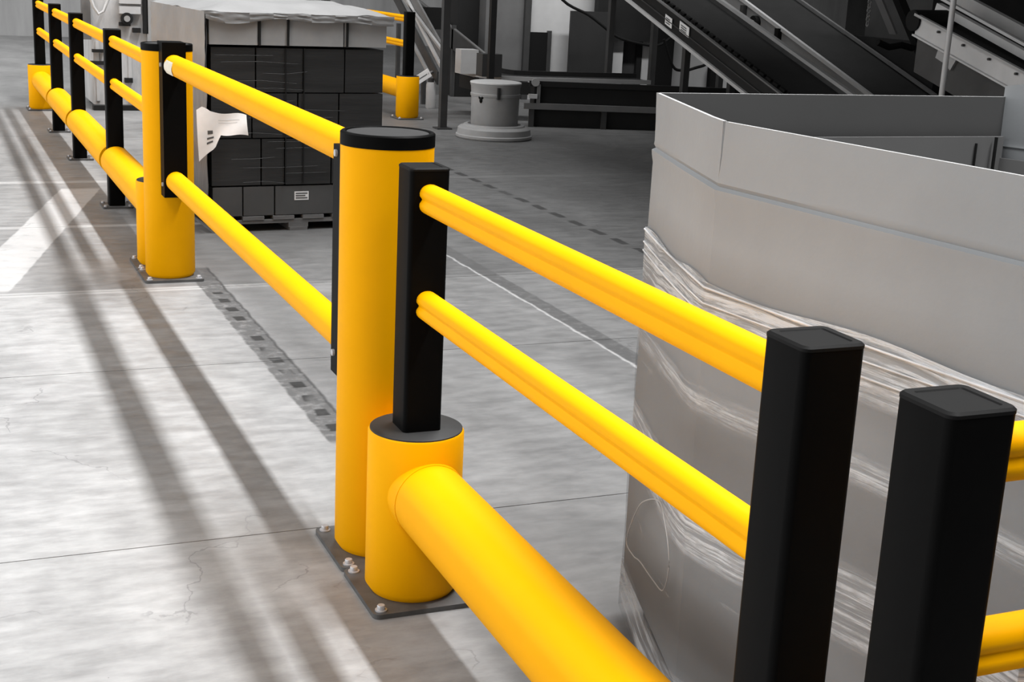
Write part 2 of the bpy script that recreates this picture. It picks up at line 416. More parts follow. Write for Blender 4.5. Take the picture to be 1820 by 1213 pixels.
# far run beyond the gate
fb_ = thing('safety_barrier', 'far yellow barrier run beyond the sliding gate with four black posts in a row', 'barrier', (0, 0, 0), 0, 'yellow barrier runs')
YC2, YE = YP2+.262, 10.56
add_cylinder_post(fb_, 0, YC2); add_cylinder_post(fb_, 0, YE)
add_ped_post(fb_, 0, YC2, HC); add_ped_post(fb_, 0, YE, HC)
mids = [5.34, 7.31, 8.905]
for ym in mids:
    po = add_ped_post(fb_, 0, ym, 0.010)
    bm = prism(bmesh.new(), [(a, ym+b) for a, b in rrect(.085, .01)], 0, .010)
    pl = obj('base_plate', bm, PLATE, fb_)
    for sx in (-1, 1):
        for sy in (-1, 1):
            obj('anchor_bolt', lathe(bmesh.new(), [(0, .01), (.010, .01), (.010, .02), (0, .022)], (sx*.068, ym+sy*.068), 8), CHROME, pl)
ys = [YC2]+mids+[YE]
for a, b in zip(ys, ys[1:]):
    handrails(fb_, (0, a+PW/2-.004), (0, b-PW/2+.004), 'y')
    guard_rail(fb_, (0, a+(.05 if a == YC2 else PW/2-.004)), (0, b-(.05 if b == YE else PW/2-.004)))
collar(fb_, 0, YC2, (0, 1, 0)); collar(fb_, 0, YE, (0, -1, 0))
# distant run behind the stacked load
XD, YD = 3.30, 9.95
db_ = thing('safety_barrier', 'distant small barrier run standing behind the dark stacked load', 'barrier', (XD, YD, 0), 0, 'yellow barrier runs')
add_cylinder_post(db_, 0, 0); add_ped_post(db_, 0, 0, HC)
add_cylinder_post(db_, 0, 3.0); add_ped_post(db_, 0, 3.0, HC)
handrails(db_, (0, PW/2-.004), (0, 3.0-PW/2+.004), 'y'); guard_rail(db_, (0, .05), (0, 2.95)); collar(db_, 0, 0, (0, 1, 0))

# tall gate bollards
def tall_bollard(y, sgn, label, z1=1.06, reach=.205):
    t = thing('gate_bollard', label, 'bollard', (0, y, 0), 0, 'tall yellow gate bollards')
    c = obj('tube', lathe(bmesh.new(), [(0, .012), (RP-.010, .012), (RP, .028), (RP, HT-.030), (0, HT-.030)], (0, 0), 64), YEL, t, True)
    obj('cap', lathe(bmesh.new(), [(0, HT-.031), (RP+.0012, HT-.031), (RP+.0012, HT-.003), (RP-.002, HT), (RP-.010, HT), (RP-.013, HT-.004), (0, HT-.004)], (0, 0), 64), [BLK], t, True)
    obj('cap_disc', lathe(bmesh.new(), [(0, HT-.0045), (RP-.014, HT-.0045), (RP-.014, HT-.0025), (0, HT-.0025)], (0, 0), 48), CAPT, t)
    add_plate(t, 0, 0)
    # U-shaped black holder on the gate side
    z0 = 0.395
    a, b = sorted((sgn*(RP-.05), sgn*reach))
    hw = .057 if sgn > 0 else .050
    ho = obj('rail_holder', B((-hw, a, z0), (hw, b, z1)), BLK, t, bevel=.006)
    for z in (0.965, 0.45):
        for sx in (-1, 1):
            bm = tube([Vector((sx*(hw-.002), sgn*(reach-.03), z)), Vector((sx*(hw+.006), sgn*(reach-.03), z))], .009, 10)
            obj('screw', bm, CHROME, ho)
    return t
tall_bollard(YP1, 1, 'tall round yellow gate bollard in the centre, just behind the short bollard', .985, .262)
tall_bollard(YP2, -1, 'tall round yellow gate bollard farther left at the far end of the gate', 1.06, .19)
for z, lab in ((0.966, 'upper round yellow gate rail between the two tall bollards'), (0.466, 'lower round yellow gate rail between the two tall bollards')):
    r = .043
    t = thing('gate_rail', lab, 'rail', (0, 0, z), 0, 'sliding gate rails')
    y0, y1 = YP1+.150, YP2-.186
    n = 28
    bm = bmesh.new()
    prof = circ(r, n)
    sweep(bm, prof, [Vector((0, y0, 0)), Vector((0, y1-.006, 0))])
    obj('tube', bm, YEL, t, True)
    if z > .9:
        # pale scuffed end of the upper rail: a short sleeve segment on the aisle flank
        bm = bmesh.new(); rows = []
        for j, yy in enumerate((y1-.205, y1-.19, y1-.03, y1-.012)):
            row = []
            for i in range(9):
                sh = .5 if j in (0, 3) else 1
                a = math.radians(180+(-38+76*i/8)*sh)
                row.append(bm.verts.new((math.cos(a)*(r+.0012), yy, math.sin(a)*(r+.0012)-.004)))
            rows.append(row)
        for ra, rb in zip(rows, rows[1:]):
            for i in range(8): bm.faces.new((ra[i], ra[i+1], rb[i+1], rb[i]))
        bm.normal_update(); g = bmesh.ops.solidify(bm, geom=bm.faces[:], thickness=0.001)
        obj('scuffed_patch', bm, WORN, t, True)
    # rounded far end
    bm = bmesh.new()
    pts = []
    for k in range(7):
        a = math.radians(15*k); pts.append((r*math.cos(a), .022*math.sin(a)))
    lathe(bm, pts, (0, 0), n)
    bmesh.ops.rotate(bm, verts=bm.verts, cent=(0, 0, 0), matrix=Matrix.Rotation(math.radians(-90), 3, 'X'))
    bmesh.ops.translate(bm, verts=bm.verts, vec=(0, y1-.006, 0))
    obj('end_cap', bm, YEL, t, True)

# ------------------------------------------------------------------ octagonal cardboard container
OCT = [(.422, -.258), (.268, -.776), (.365, -1.52), (.60, -1.565), (1.18, -1.55), (1.44, -1.22), (1.50, -.66), (1.357, -.247)]
GP = 0.0
ZB, ZT, ZF = 0.115, 1.19, 1.075
cx_ = sum(p[0] for p in OCT)/8; cy_ = sum(p[1] for p in OCT)/8
bx = thing('bulk_box', 'big open eight-sided grey cardboard bulk box behind the foreground handrails', 'box', (cx_, cy_, 0))
OC = [(x-cx_, y-cy_) for x, y in OCT]
def offs(k, d):
    # vertex k moved outward by d
    v = Vector(OC[k]).normalized(); return Vector(OC[k])+v*d
rows = [(ZB, 0.0), (.30, .002), (.55, .003), (.80, .002), (1.0, .001), (ZF-.030, .001), (ZF-.014, .0045), (ZF-.004, .0055), (ZF+.001, -.004), (ZF+.008, .001), (ZF+.016, .0), (1.13, .001), (ZT, .004)]
for k in range(8):
    j = (k+1) % 8
    bm = bmesh.new(); n = 8; th = .007
    outer, inner = [], []
    for z, d in rows:
        ro, ri = [], []
        for i in range(n+1):
            t = i/n
            a, b = offs(k, d), offs(j, d); p = a.lerp(b, t)
            e = (b-a).normalized(); nrm = Vector((e.y, -e.x))
            if nrm.dot(p) < 0: nrm = -nrm
            bul = .005*math.sin(math.pi*t)*math.sin(math.pi*min(1, (z-ZB)/(ZT-ZB)))
            p = p+nrm*bul
            if z > ZF+.02:
                f = (z-ZF)/(ZT-ZF)
                if k == 1 and i == 0: p = p+e*(.013*f)
                if k == 0 and i == n: p = p-nrm*(.004*f)
            zz = z
            if k == 6 and z > 1.1: zz = z+(.10 if z > 1.15 else .03)*(1-t*.75)
            ro.append(bm.verts.new((p.x, p.y, zz))); q = p-nrm*th; ri.append(bm.verts.new((q.x, q.y, zz)))
        outer.append(ro); inner.append(ri)
    for r0, r1 in zip(outer, outer[1:]):
        for i in range(n): bm.faces.new((r0[i], r0[i+1], r1[i+1], r1[i])).material_index = 0
    for r0, r1 in zip(inner, inner[1:]):
        for i in range(n): bm.faces.new((r0[i], r1[i], r1[i+1], r0[i+1])).material_index = 1
    for i in range(n): bm.faces.new((outer[-1][i], outer[-1][i+1], inner[-1][i+1], inner[-1][i])).material_index = 2
    for i in range(n): bm.faces.new((outer[0][i], inner[0][i], inner[0][i+1], outer[0][i+1])).material_index = 0
    for e in (0, n):
        for r in range(len(rows)-1):
            bm.faces.new((outer[r][e], outer[r+1][e], inner[r+1][e], inner[r][e])).material_index = 0
    obj('side_panel', bm, [CARD, CARD if k in (5, 6) else CARDSHADE, CARDEDGE], bx, True)  # right wall keeps the lit tone inside, other walls the painted shade
# inner liner, a little lower than the rim
bm = bmesh.new()
lo = [Vector(p)*.965 for p in OC]
for k in range(8):
    j = (k+1) % 8
    zt = 1.10 if k == 7 else 1.05
    a, b = lo[k], lo[j]
    vs = [bm.verts.new((q.x, q.y, z)) for q, z in ((a, ZB+.01), (b, ZB+.01), (b, zt), (a, zt))]
    bm.faces.new(vs)
bm.normal_update(); bmesh.ops.solidify(bm, geom=bm.faces[:], thickness=.006)
obj('inner_liner', bm, mat('liner_board', (0.21, 0.21, 0.21), .85, .15, noise=.05, scale=3), bx)
# corner stiffener fold in the far right corner of the box
c = Vector(lo[7])
obj('corner_fold', B((c.x-.085, c.y-.012, ZB+.02), (c.x-.081, c.y-.008, 1.085)), STRAP, bx)
obj('corner_fold', B((c.x-.035, c.y-.020, ZB+.02), (c.x-.030, c.y-.014, 1.10)), STRAP, bx)
obj('bottom_board', prism(bmesh.new(), [tuple(q*.96) for q in map(Vector, OC)], ZB, ZB+.012), CARDSHADE, bx)
# stretch film
bm = bmesh.new(); N = 14; zr = [0.02+i*(0.905-0.02)/30 for i in range(31)]
grid = []
for z in zr:
    ring = []
    for k in range(8):
        j = (k+1) % 8
        for i in range(N):
            t = i/N; d = .006+.0015*math.sin(z*23+k*2+t*5)
            a, b = offs(k, d), offs(j, d); p = a.lerp(b, t)
            e = (b-a).normalized(); nrm = Vector((e.y, -e.x))
            if nrm.dot(p) < 0: nrm = -nrm
            p = p+nrm*(.005*math.sin(math.pi*t))
            ring.append(bm.verts.new((p.x, p.y, z+.006*math.sin(k*3+t*9)*(1 if z > .1 else 0))))
    grid.append(ring)
for r0, r1 in zip(grid, grid[1:]):
    n = len(r0)
    for i in range(n): bm.faces.new((r0[i], r0[(i+1) % n], r1[(i+1) % n], r1[i]))
obj('stretch_wrap', bm, FILM, bx, True)
# ropes of gathered film (bright rolled folds)
GATH = mat('gathered_film', (0.92, 0.94, 0.97), 0.25, 0.7, noise=0.3, scale=9, stretch=(1, 1, 6))
for zc, rr_, amp, sd in ((.896, .0020, .004, 1), (.874, .0014, .006, 2), (.850, .0016, .005, 5)):
    path = []
    for k in range(8):
        j = (k+1) % 8
        for i in range(6):
            t = i/6; a, b = offs(k, .009), offs(j, .009); p = a.lerp(b, t)
            e = (b-a).normalized(); nrm = Vector((e.y, -e.x))
            if nrm.dot(p) < 0: nrm = -nrm
            p = p+nrm*(.005*math.sin(math.pi*t))
            path.append(Vector((p.x, p.y, zc+amp*math.sin(1.7*sd+(k+t)*(1.1+.13*sd)))))
    path.append(path[0].copy())
    obj('film_rope', sweep(bmesh.new(), circ(rr_, 6), path), GATH, bx, True)
loop = [(.38, -.343, .221), (.352, -.43, .33), (.334, -.498, .379), (.305, -.60, .42), (.285, -.66, .41), (.268, -.72, .35), (.275, -.696, .275), (.305, -.60, .25), (.339, -.482, .235), (.362, -.41, .215), (.38, -.343, .221)]
LP_ = [Vector((x-cx_-.002, y-cy_, z)) for x, y, z in loop[:-1]]; sm = []
for i in range(len(LP_)):
    p0, p1, p2_, p3 = (LP_[(i+k) % len(LP_)] for k in (-1, 0, 1, 2))
    for k in range(5):
        t_ = k/5
        sm.append(.5*((2*p1)+(p2_-p0)*t_+(2*p0-5*p1+4*p2_-p3)*t_*t_+(3*p1-p0-3*p2_+p3)*t_**3))
sm.append(sm[0].copy())
obj('film_rope', sweep(bmesh.new(), circ(.0013, 6), sm), mat('film_crease', (.5, .5, .5), .3, .6), bx, True)
def pallet(name, label, x0, y0, x1, y1, h, rz=0, group=None, boards=7):
    t = thing(name, label, 'pallet', ((x0+x1)/2, (y0+y1)/2, 0), rz, group)
    w, d = (x1-x0)/2, (y1-y0)/2
    bw = 2*w/(boards*1.35)
    for i in range(boards):
        xx = -w+bw/2+(2*w-bw)*i/(boards-1)
        obj('deck_board', B((xx-bw/2, -d, h-.02), (xx+bw/2, d, h)), WOOD, t)
    for yy in (-d+.05, 0, d-.05):
        obj('stringer', B((-w, yy-.045, h-.04), (w, yy+.045, h-.02)), WOOD, t)
        for xx in (-w+.06, 0, w-.06):
            obj('block', B((xx-.055, yy-.045, .018), (xx+.055, yy+.045, h-.04)), WOOD, t)
    for xx in (-w+.06, 0, w-.06):
        obj('skid_board', B((xx-.05, -d, 0), (xx+.05, d, .018)), WOOD, t)
    return t
pallet('shipping_pallet', 'wooden pallet under the big cardboard bulk box', .44, -1.42, 1.36, -.32, .112, 0, 'wooden pallets')

# ------------------------------------------------------------------ dark stacked load
RZ = math.radians(3.5)
LX, LY = .378, 4.44     # front-left foot
pl = thing('stacked_load', 'dark film-wrapped stack of cartons with pale cover sheet, behind the gate', 'load', (LX, LY, 0), RZ)
Wd, Dp = .955, 1.22
PH = .085
rows_z = [(PH, .245, 'm'), (.25, .50, 'd'), (.502, .74, 'd'), (.742, .975, 'd'), (.985, 1.135, 't')]
for zi, (z0, z1, kd) in enumerate(rows_z):
    if kd == 'm': cuts = [.0, .17, .345, .74, .955]
    elif kd == 't': cuts = [.0, .25, .41, .72, .955]
    else: cuts = [[.0, .24, .50, .73, .955], [.0, .27, .40, .66, .955], [.0, .22, .47, .70, .955]][zi % 3]
    for i in range(len(cuts)-1):
        for r_ in range(3):
            y0, y1 = Dp*r_/3, Dp*(r_+1)/3
            out = .0
            if kd == 't': out = .012
            if kd == 'm': out = -.004
            jx = random.uniform(-.004, .004)
            a = cuts[i]+.004; b = cuts[i+1]-.004
            if i == 0: a -= out
            if i == len(cuts)-2: b += out
            ya = y0+.003+(random.uniform(0, .008)-out if r_ == 0 else 0); yb = y1-.003
            o = obj('carton', B((a, ya, z0+.002), (b, yb, z1-.002)), {'m': MCART, 'd': DCART, 't': TCART}[kd], pl, bevel=.005, seg=1)
            if kd == 'm' and i == 2 and r_ == 0:
                lb = obj('label', B((.455, ya-.0015, .165), (.535, ya, .212)), WHITE, o)
                for q in range(3):
                    obj('printed_line', B((.462, ya-.0022, .173+q*.0125), (.528-.012*(q % 2), ya-.0014, .180+q*.0125)), INK, o)
# straps round the front
for xs in (.255, .408, .735):
    obj('strap', B((xs-.006, -.019, .985), (xs+.006, -.012, 1.142)), STRAP, pl)
for xs in (.40, .50):
    obj('strap', B((xs-.003, -.0075, .26), (xs+.003, -.0035, .975)), STRAP, pl)
# film lines over the dark cartons
rng = random.Random(9)
for q in range(16):
    z = .27+q*.044+rng.uniform(-.012, .012)
    x0 = rng.uniform(.0, .45); x1 = x0+rng.uniform(.2, .5)
    obj('film_fold', tube([Vector((x0, -.004, z)), Vector(((x0+min(x1, .95))/2, -.005, z+rng.uniform(-.006, .006))), Vector((min(x1, .95), -.004, z+rng.uniform(-.01, .01)))], .0014, 5), mat('dark_film_fold', (.028, .028, .028), .5, .3), pl)
# film skin on the aisle-side flank, pale tone paints in its side light
def sheet(bmf, nu, nv, th):
    bm = bmesh.new(); g = [[bm.verts.new(bmf(i/nu, j/nv)) for i in range(nu+1)] for j in range(nv+1)]
    for j in range(nv):
        for i in range(nu): bm.faces.new((g[j][i], g[j][i+1], g[j+1][i+1], g[j+1][i]))
    bm.normal_update(); bmesh.ops.solidify(bm, geom=bm.faces[:], thickness=th)
    return bm
def nz(x, y, s=0): return math.sin(x*7.1+s)*math.sin(y*5.3+s*2)+.5*math.sin(x*17+y*13+s)
obj('side_film', sheet(lambda u, v: (-.022-.006*nz(u*2, v*2), -.01+u*Dp, .06+v*1.06), 16, 16, .003), PFILM, pl, True)
# cover sheet: draped cap over the top layer
def cov(u, v):
    x = -.035+u*(Wd+.07); y = -.035+v*(Dp+.07)
    e = min(u, 1-u, v, 1-v)
    z = 1.150+.05*min(1, e*7)+.006*nz(u*2.2, v*2.2, 1)
    return (x, y, z)
co_ = obj('cover_sheet', sheet(cov, 34, 40, .004), COVER, pl, True)
def skirt(u, v):
    return (-.035+u*(Wd+.07)+.004*nz(u*3, v, 2), -.036-.004*nz(u*4, v*2), 1.152-v*(.028+.022*math.sin(u*5.1+.5)**2+.012*math.sin(u*14)))
obj('cover_skirt', sheet(skirt, 40, 6, .002), COVER, pl, True)
def skirtl(u, v):
    return (-.037-.006*nz(u*4, v*2), -.03+u*(Dp+.05), 1.152-v*(.36+.05*math.sin(u*4)))
obj('cover_skirt', sheet(skirtl, 30, 8, .002), COVER, pl, True)
p2 = pallet('shipping_pallet', 'wooden pallet under the dark stacked load', 0, 0, Wd, Dp, PH-.002, 0, 'wooden pallets', 6)
p2.rotation_euler = (0, 0, RZ)
p2.location = Matrix.Rotation(RZ, 4, 'Z') @ Vector((Wd/2, Dp/2, 0)) + Vector((LX, LY, 0))
# hanging delivery papers at the corner of the load
dp = thing('delivery_papers', 'crumpled white paper sheet hanging on the corner of the dark stacked load', 'paper', (LX-.055, LY-.02, .315), RZ-math.radians(22))
def paper(u, v):
    # wide top, drooping left tail
    x = -.02+u*.255
    top = .335-.012*u*u+.020*max(0, 1-abs(u-.12)/.16)
    bot = .075+.09*min(1, u/.42)+.055*max(0, min(1, (u-.32)/.12))
    z = top+(bot-top)*v
    y = -.018-.010*math.sin(u*6+v*3)-.012*u-.01*v
    return (x+.012*v, y, z+.006*math.sin(u*9))
obj('sheet', sheet(paper, 18, 12, .0015), PAPER, dp, True)
for q, (u0, v0, u1) in enumerate(((.20, .50, .30), (.18, .66, .31), (.17, .76, .29), (.42, .30, .85), (.42, .42, .80))):
    bm = bmesh.new(); n = 5
    a = [Vector(paper(u0+(u1-u0)*i/n, v0))+Vector((0, -.0035, 0)) for i in range(n+1)]
    b = [Vector(paper(u0+(u1-u0)*i/n, v0+(.09 if q == 0 else .045 if q < 3 else .02)))+Vector((0, -.0035, 0)) for i in range(n+1)]
    av = [bm.verts.new(k) for k in a]; bv = [bm.verts.new(k) for k in b]
    for i in range(n): bm.faces.new((av[i], av[i+1], bv[i+1], bv[i]))
    obj('printed_block', bm, INK if q < 3 else mat('faint_ink', (.55, .55, .55), .8, .1), dp)

# ------------------------------------------------------------------ drum on round base
DX, DY = 3.61, 8.47
rb = tag(obj('round_base', lathe(bmesh.new(), [(0, 0), (.325, 0), (.335, .012), (.335, .03), (.325, .038), (.318, .085), (.30, .10), (.272, .105), (.265, .118), (.235, .122), (.225, .100), (0, .100)], (0, 0), 56), DRUM, None, True), 'low wide round grey base on the floor under the drum', 'base')
rb.location = (DX, DY, 0)
dr = thing('drum', 'squat grey drum with pale rim standing on a round base', 'drum', (DX, DY, .1))
obj('body', lathe(bmesh.new(), [(0, .002), (.200, .002), (.206, .012), (.212, .31), (0, .31)], (0, 0), 56), DRUM, dr, True)
obj('rim_band', lathe(bmesh.new(), [(.205, .262), (.216, .262), (.219, .27), (.219, .285), (.213, .292), (.216, .345), (.222, .36), (.222, .372), (.205, .372)], (0, 0), 56), DRUM, dr, True)
obj('lid', lathe(bmesh.new(), [(.0, .395), (.17, .393), (.20, .390), (.224, .384), (.226, .374), (.205, .370), (0, .370)], (0, 0), 56), DRUML, dr, True)
av = math.atan2(CY-DY, CX-DX)
for da, z, s in ((-.62, .235, .026), (-.70, .26, .018), (-.55, .262, .018)):
    a = av+da; P = Vector((math.cos(a)*.209, math.sin(a)*.209, z))
    bm = bmesh.new(); bmesh.ops.create_uvsphere(bm, u_segments=10, v_segments=6, radius=s)
    bmesh.ops.scale(bm, verts=bm.verts, vec=(.6, .6, 1.0)); bmesh.ops.translate(bm, verts=bm.verts, vec=P)
    obj('latch', bm, RUB, dr, True)
a = av+.12; P = Vector((math.cos(a)*.221, math.sin(a)*.221, .30))
bm = B((-.012, -.012, -.05), (.012, .012, .05)); bmesh.ops.translate(bm, verts=bm.verts, vec=P)
obj('clasp', bm, G3, dr)

# ------------------------------------------------------------------ poles
def pole(name, label, u, v, r, m, gz=None, h=2.6, P=None, grp=None, lean=(0, 0)):
    if P is None:
        d = ray(u, v); P = EYE+d*(-CZ/d.z)
    t = thing(name, label, 'pole', (P.x, P.y, 0), 0, grp)
    obj('shaft', sweep(bmesh.new(), rect(r*2, r*2), [Vector((0, 0, .01)), Vector((lean[0], lean[1], h))], up=Vector((0, 1, 0))), m, t)
    obj('foot_plate', B((-.07, -.07, 0), (.07, .07, .012)), m, t)
    return t
pole('support_pole', 'dark square support pole on the floor left of the drum', 786, 229, .032, G3, grp='dark support poles')
pole('support_pole', 'thin dark upright pole rising behind the drum', 860, 0, .028, G4, P=Vector((4.05, 9.7, 0)), grp='dark support poles')

# ------------------------------------------------------------------ left narrow inclined conveyor
def incline(name, label, X, w, lines, ext, legs=True, group=None):
    """lines: list of (part, u0,v0,u1,v1, dx, bw, bh, mat); each runs in the plane x = X+dx"""
    t = thing(name, label, 'conveyor', (X, 0, 0), 0, group)
    for nm, u0, v0, u1, v1, dx, bw, bh, m in lines:
        a = atx(u0, v0, X+dx); b = atx(u1, v1, X+dx); d = b-a
        a2 = a-d*ext[0]; b2 = b+d*ext[1]
        off = Vector((X, 0, 0))
        obj(nm, beam(a2-off, b2-off, bw, bh), m, t)
    return t
def slab_between(par, off, a0, a1, b0, b1, m, name, th=.02):
    """quad sheet between line a0-a1 and line b0-b1, given thickness"""
    bm = bmesh.new(); vs = [bm.verts.new(Vector(q)-off) for q in (a0, a1, b1, b0)]
    bm.faces.new(vs); bm.normal_update(); bmesh.ops.solidify(bm, geom=bm.faces[:], thickness=th)
    return obj(name, bm, m, par)

def ext(a, b, e0, e1):
    d = b-a; return a-d*e0, b+d*e1
# left chute
X = 3.9
t = thing('chute_conveyor', 'steep grey chute conveyor descending behind the distant barrier post', 'conveyor', (X, 0, 0))
off = Vector((X, 0, 0))
for nm, q, bw, bh, m in (('side_rail', (724, 0, 786, 122), .03, .03, G1B), ('side_rail', (742, 30, 788, 92), .03, .025, G1), ('lower_rail', (738, 85, 762, 130), .03, .03, G1)):
    a, b = ext(atx(q[0], q[1], X), atx(q[2], q[3], X), .6, .02 if nm != 'lower_rail' else 0)
    obj(nm, beam(a-off, b-off, bw, bh), m, t)
a, b = ext(atx(728, 5, X+.02), atx(786, 112, X+.02), .6, 0)
slab_between(t, off, a, b, a+Vector((0, 0, .16)), b+Vector((0, 0, .16)), G2, 'side_panel')
a, b = ext(atx(724, 20, X+.03), atx(780, 128, X+.03), .6, 0)
slab_between(t, off, a, b, a-Vector((0, 0, .13)), b-Vector((0, 0, .13)), G3, 'under_panel')
c0, c1 = ext(atx(780, 30, X+.7), atx(860, 95, X+.7), .5, .05)
slab_between(t, off, c0, c1, c0-Vector((0, 0, .22)), c1-Vector((0, 0, .22)), G3, 'far_side_panel')
obj('far_rail', beam(c0-off, c1-off, .03, .025), G2, t)
for yy in (11.3, 12.2):
    obj('leg', B((.02, yy, 0), (.06, yy+.05, .30 if yy < 11.5 else .8)), G3, t)
    obj('leg', B((.68, yy, 0), (.72, yy+.05, .30 if yy < 11.5 else .8)), G3, t)

q = atx(772, 30, X+.35)-off
obj('drive_box', B((q.x-.12, q.y-.1, q.z-.13), (q.x+.10, q.y+.1, q.z+.10)), RUB, t, bevel=.008)
c = aty(752, 136, 10.9); 
tg = thing('paper_tag', 'white paper tag tilted beside the distant barrier post', 'tag', tuple(c))
bm = B((-.085, -.004, -.045), (.085, .004, .045)); bmesh.ops.rotate(bm, verts=bm.verts, cent=(0, 0, 0), matrix=Matrix.Rotation(math.radians(-32), 3, 'Y'))
obj('sheet', bm, PAPER, tg)
bm = B((-.05, -.006, -.004), (.05, -.004, .004)); bmesh.ops.rotate(bm, verts=bm.verts, cent=(0, 0, 0), matrix=Matrix.Rotation(math.radians(-32), 3, 'Y'))
obj('printed_line', bm, INK, tg)
obj('clip', tube([Vector((.05, .0, .03)), Vector((.16, .1, .05)), Vector((.22, .25, .06))], .012, 8), G1, tg, True)
c = aty(765, 182, 10.9)
cn = thing('canister', 'slim pale canister standing left of the dark support pole', 'canister', (c.x, 10.9, 0))
obj('body', lathe(bmesh.new(), [(0, 0), (.045, 0), (.05, .01), (.05, .24), (.04, .27), (0, .27)], (0, 0), 20), G1B, cn, True)
obj('cap', lathe(bmesh.new(), [(0, .27), (.03, .27), (.03, .31), (0, .31)], (0, 0), 16), G3, cn, True)
# curved low conveyor with white and dark cases behind the drum
cv = thing('curved_conveyor', 'low dark conveyor bed curving behind the grey drum', 'conveyor', (4.25, 10.4, 0))
path = [Vector((0, .12, .41)), Vector((0, -.2, .41)), Vector((.10, -.42, .41)), Vector((.35, -.52, .41)), Vector((.75, -.56, .41)), Vector((1.5, -.62, .41))]
def offset_path(d, dz):
    out = []
    for i, q in enumerate(path):
        t = (path[min(i+1, len(path)-1)]-path[max(i-1, 0)]).normalized(); sd = t.cross(Vector((0, 0, 1)))
        out.append(q+sd*d+Vector((0, 0, dz)))
    return out
obj('bed', sweep(bmesh.new(), rect(.36, .02), path), BELT, cv)
obj('near_rail', sweep(bmesh.new(), rect(.03, .04), offset_path(.19, .0)), G1, cv)
obj('near_side', sweep(bmesh.new(), rect(.02, .12), offset_path(.20, -.09)), G4, cv)
obj('far_rail', sweep(bmesh.new(), rect(.03, .07), offset_path(-.19, .02)), G4, cv)
for q in (offset_path(.17, 0)[1], offset_path(.17, 0)[3], offset_path(-.17, 0)[1], offset_path(-.17, 0)[4]):
    obj('leg', B((q.x-.025, q.y-.025, 0), (q.x+.025, q.y+.025, .40)), G3, cv)
def parcel(u0, u1, v0, Y, dep, m, label):
    a_ = aty(u0, v0, Y); b_ = aty(u1, v0, Y)
    o_ = tag(obj('parcel', B((0, 0, 0), (b_.x-a_.x, dep, a_.z-.421)), m, bevel=.004), label, 'carton')
    o_.location = (a_.x, Y, .421)
parcel(820, 851, 88, 10.12, .16, G1B, 'small pale carton on the curved conveyor beside the thin pole')
parcel(858, 893, 96, 9.80, .16, G3, 'small dark carton on the curved conveyor right of the thin pole')

# straight low machine run towards the bulk box
lm = thing('low_machine', 'long low black machine base right of the drum', 'machine', (4.25, 9.33, 0), math.radians(-15.5))
obj('body', B((.10, .0, .0), (2.3, .28, .40)), G4, lm, bevel=.01)
obj('kick_rail', B((.0, -.06, .17), (2.2, -.02, .225)), G2, lm)
obj('top_rail', B((.05, -.02, .38), (2.3, .02, .43)), G4, lm)
for i in range(4):
    obj('leg', B((.05+i*.7, -.05, 0), (.10+i*.7, -.02, .2)), G3, lm)
bm = lathe(bmesh.new(), [(0, -.015), (.038, -.015), (.038, .015), (0, .015)], (0, 0), 16)
bmesh.ops.rotate(bm, verts=bm.verts, cent=(0, 0, 0), matrix=Matrix.Rotation(math.radians(90), 3, 'X'))
bmesh.ops.translate(bm, verts=bm.verts, vec=(.10, -.04, .42))
obj('knob', bm, G1, lm, True)
obj('bracket', B((.04, -.07, .27), (.12, -.03, .31)), G1B, lm)
obj('leg_post', B((.12, -.05, .2), (.15, -.02, .40)), G2, lm)

# machine housing panels (plane facing the camera side)
def panel(name, label, cat, u0, v0, u1, v1, Y, dep, m, ztop=None, zbot=None, group=None):
    a = aty(u0, v1, Y); b = aty(u1, v0, Y)
    z0 = a.z if zbot is None else zbot; z1 = b.z if ztop is None else ztop
    x0, x1 = aty(u0, (v0+v1)/2, Y).x, aty(u1, (v0+v1)/2, Y).x
    o = obj(name, B((0, 0, 0), (x1-x0, dep, z1-z0)), m, bevel=.004, seg=1)
    o.location = (x0, Y, z0)
    return tag(o, label, cat, group) if label else o
ho = thing('machine_housing', 'grey sheet-metal machine housing with black opening behind the drum', 'machine', (0, 0, 0))
Y = 12.0
def hp(nm, u0, v0, u1, v1, m, dy=0, dep=.5, zt=2.6, zb=0):
    o = panel(nm, None, None, u0, v0, u1, v1, Y+dy, dep, m, zt, zb); o.parent = ho; return o
hp('dark_cabinet', 812, 0, 856, 130, G4, .2, .3)
hp('side_sheet', 862, 0, 938, 130, mat('housing_grey', (.13, .13, .13), .45, .4, noise=.2, scale=2.5))
hp('seam_post', 932, 0, 942, 130, G3, -.05, .05)
o = hp('front_sheet', 942, 0, 1064, 150, mat('housing_pale', (.50, .50, .50), .45, .4, noise=.15, scale=2))
o = hp('opening', 938, 58, 976, 132, RUB, -.02, .03, None, None)
o = hp('opening_frame', 972, 55, 979, 134, G3, -.03, .04, None, None)
o = hp('roller_end', 976, 128, 986, 142, RUB, -.04, .04, None, None)
hp('dark_door', 1012, 22, 1090, 165, mat('dark_door_grey', (.028, .028, .028), .5, .3, noise=.15, scale=3), -.25, .04, None, 0)
hp('pale_strip', 1090, 0, 1108, 170, MATS['housing_pale'], -.1, .1)
hp('recess', 1108, 0, 1140, 170, G3, 0, .3)
hp('dark_post', 1133, 0, 1142, 170, G4, -.06, .05)
hp('pale_sheet', 1140, 0, 1170, 170, MATS['housing_pale'], -.05, .1)
hp('black_column', 1168, 0, 1198, 170, RUB, -.22, .2)
hp('rear_sheet', 1196, 0, 1300, 168, mat('rear_pale', (.40, .40, .40), .45, .4, noise=.12, scale=2), -.02, .2)
hp('rear_dark', 1262, 120, 1282, 168, RUB, -.1, .08, None, None)
hp('upper_canopy', 1062, 0, 1172, 72, G4, -.2, .1, 2.6, None)
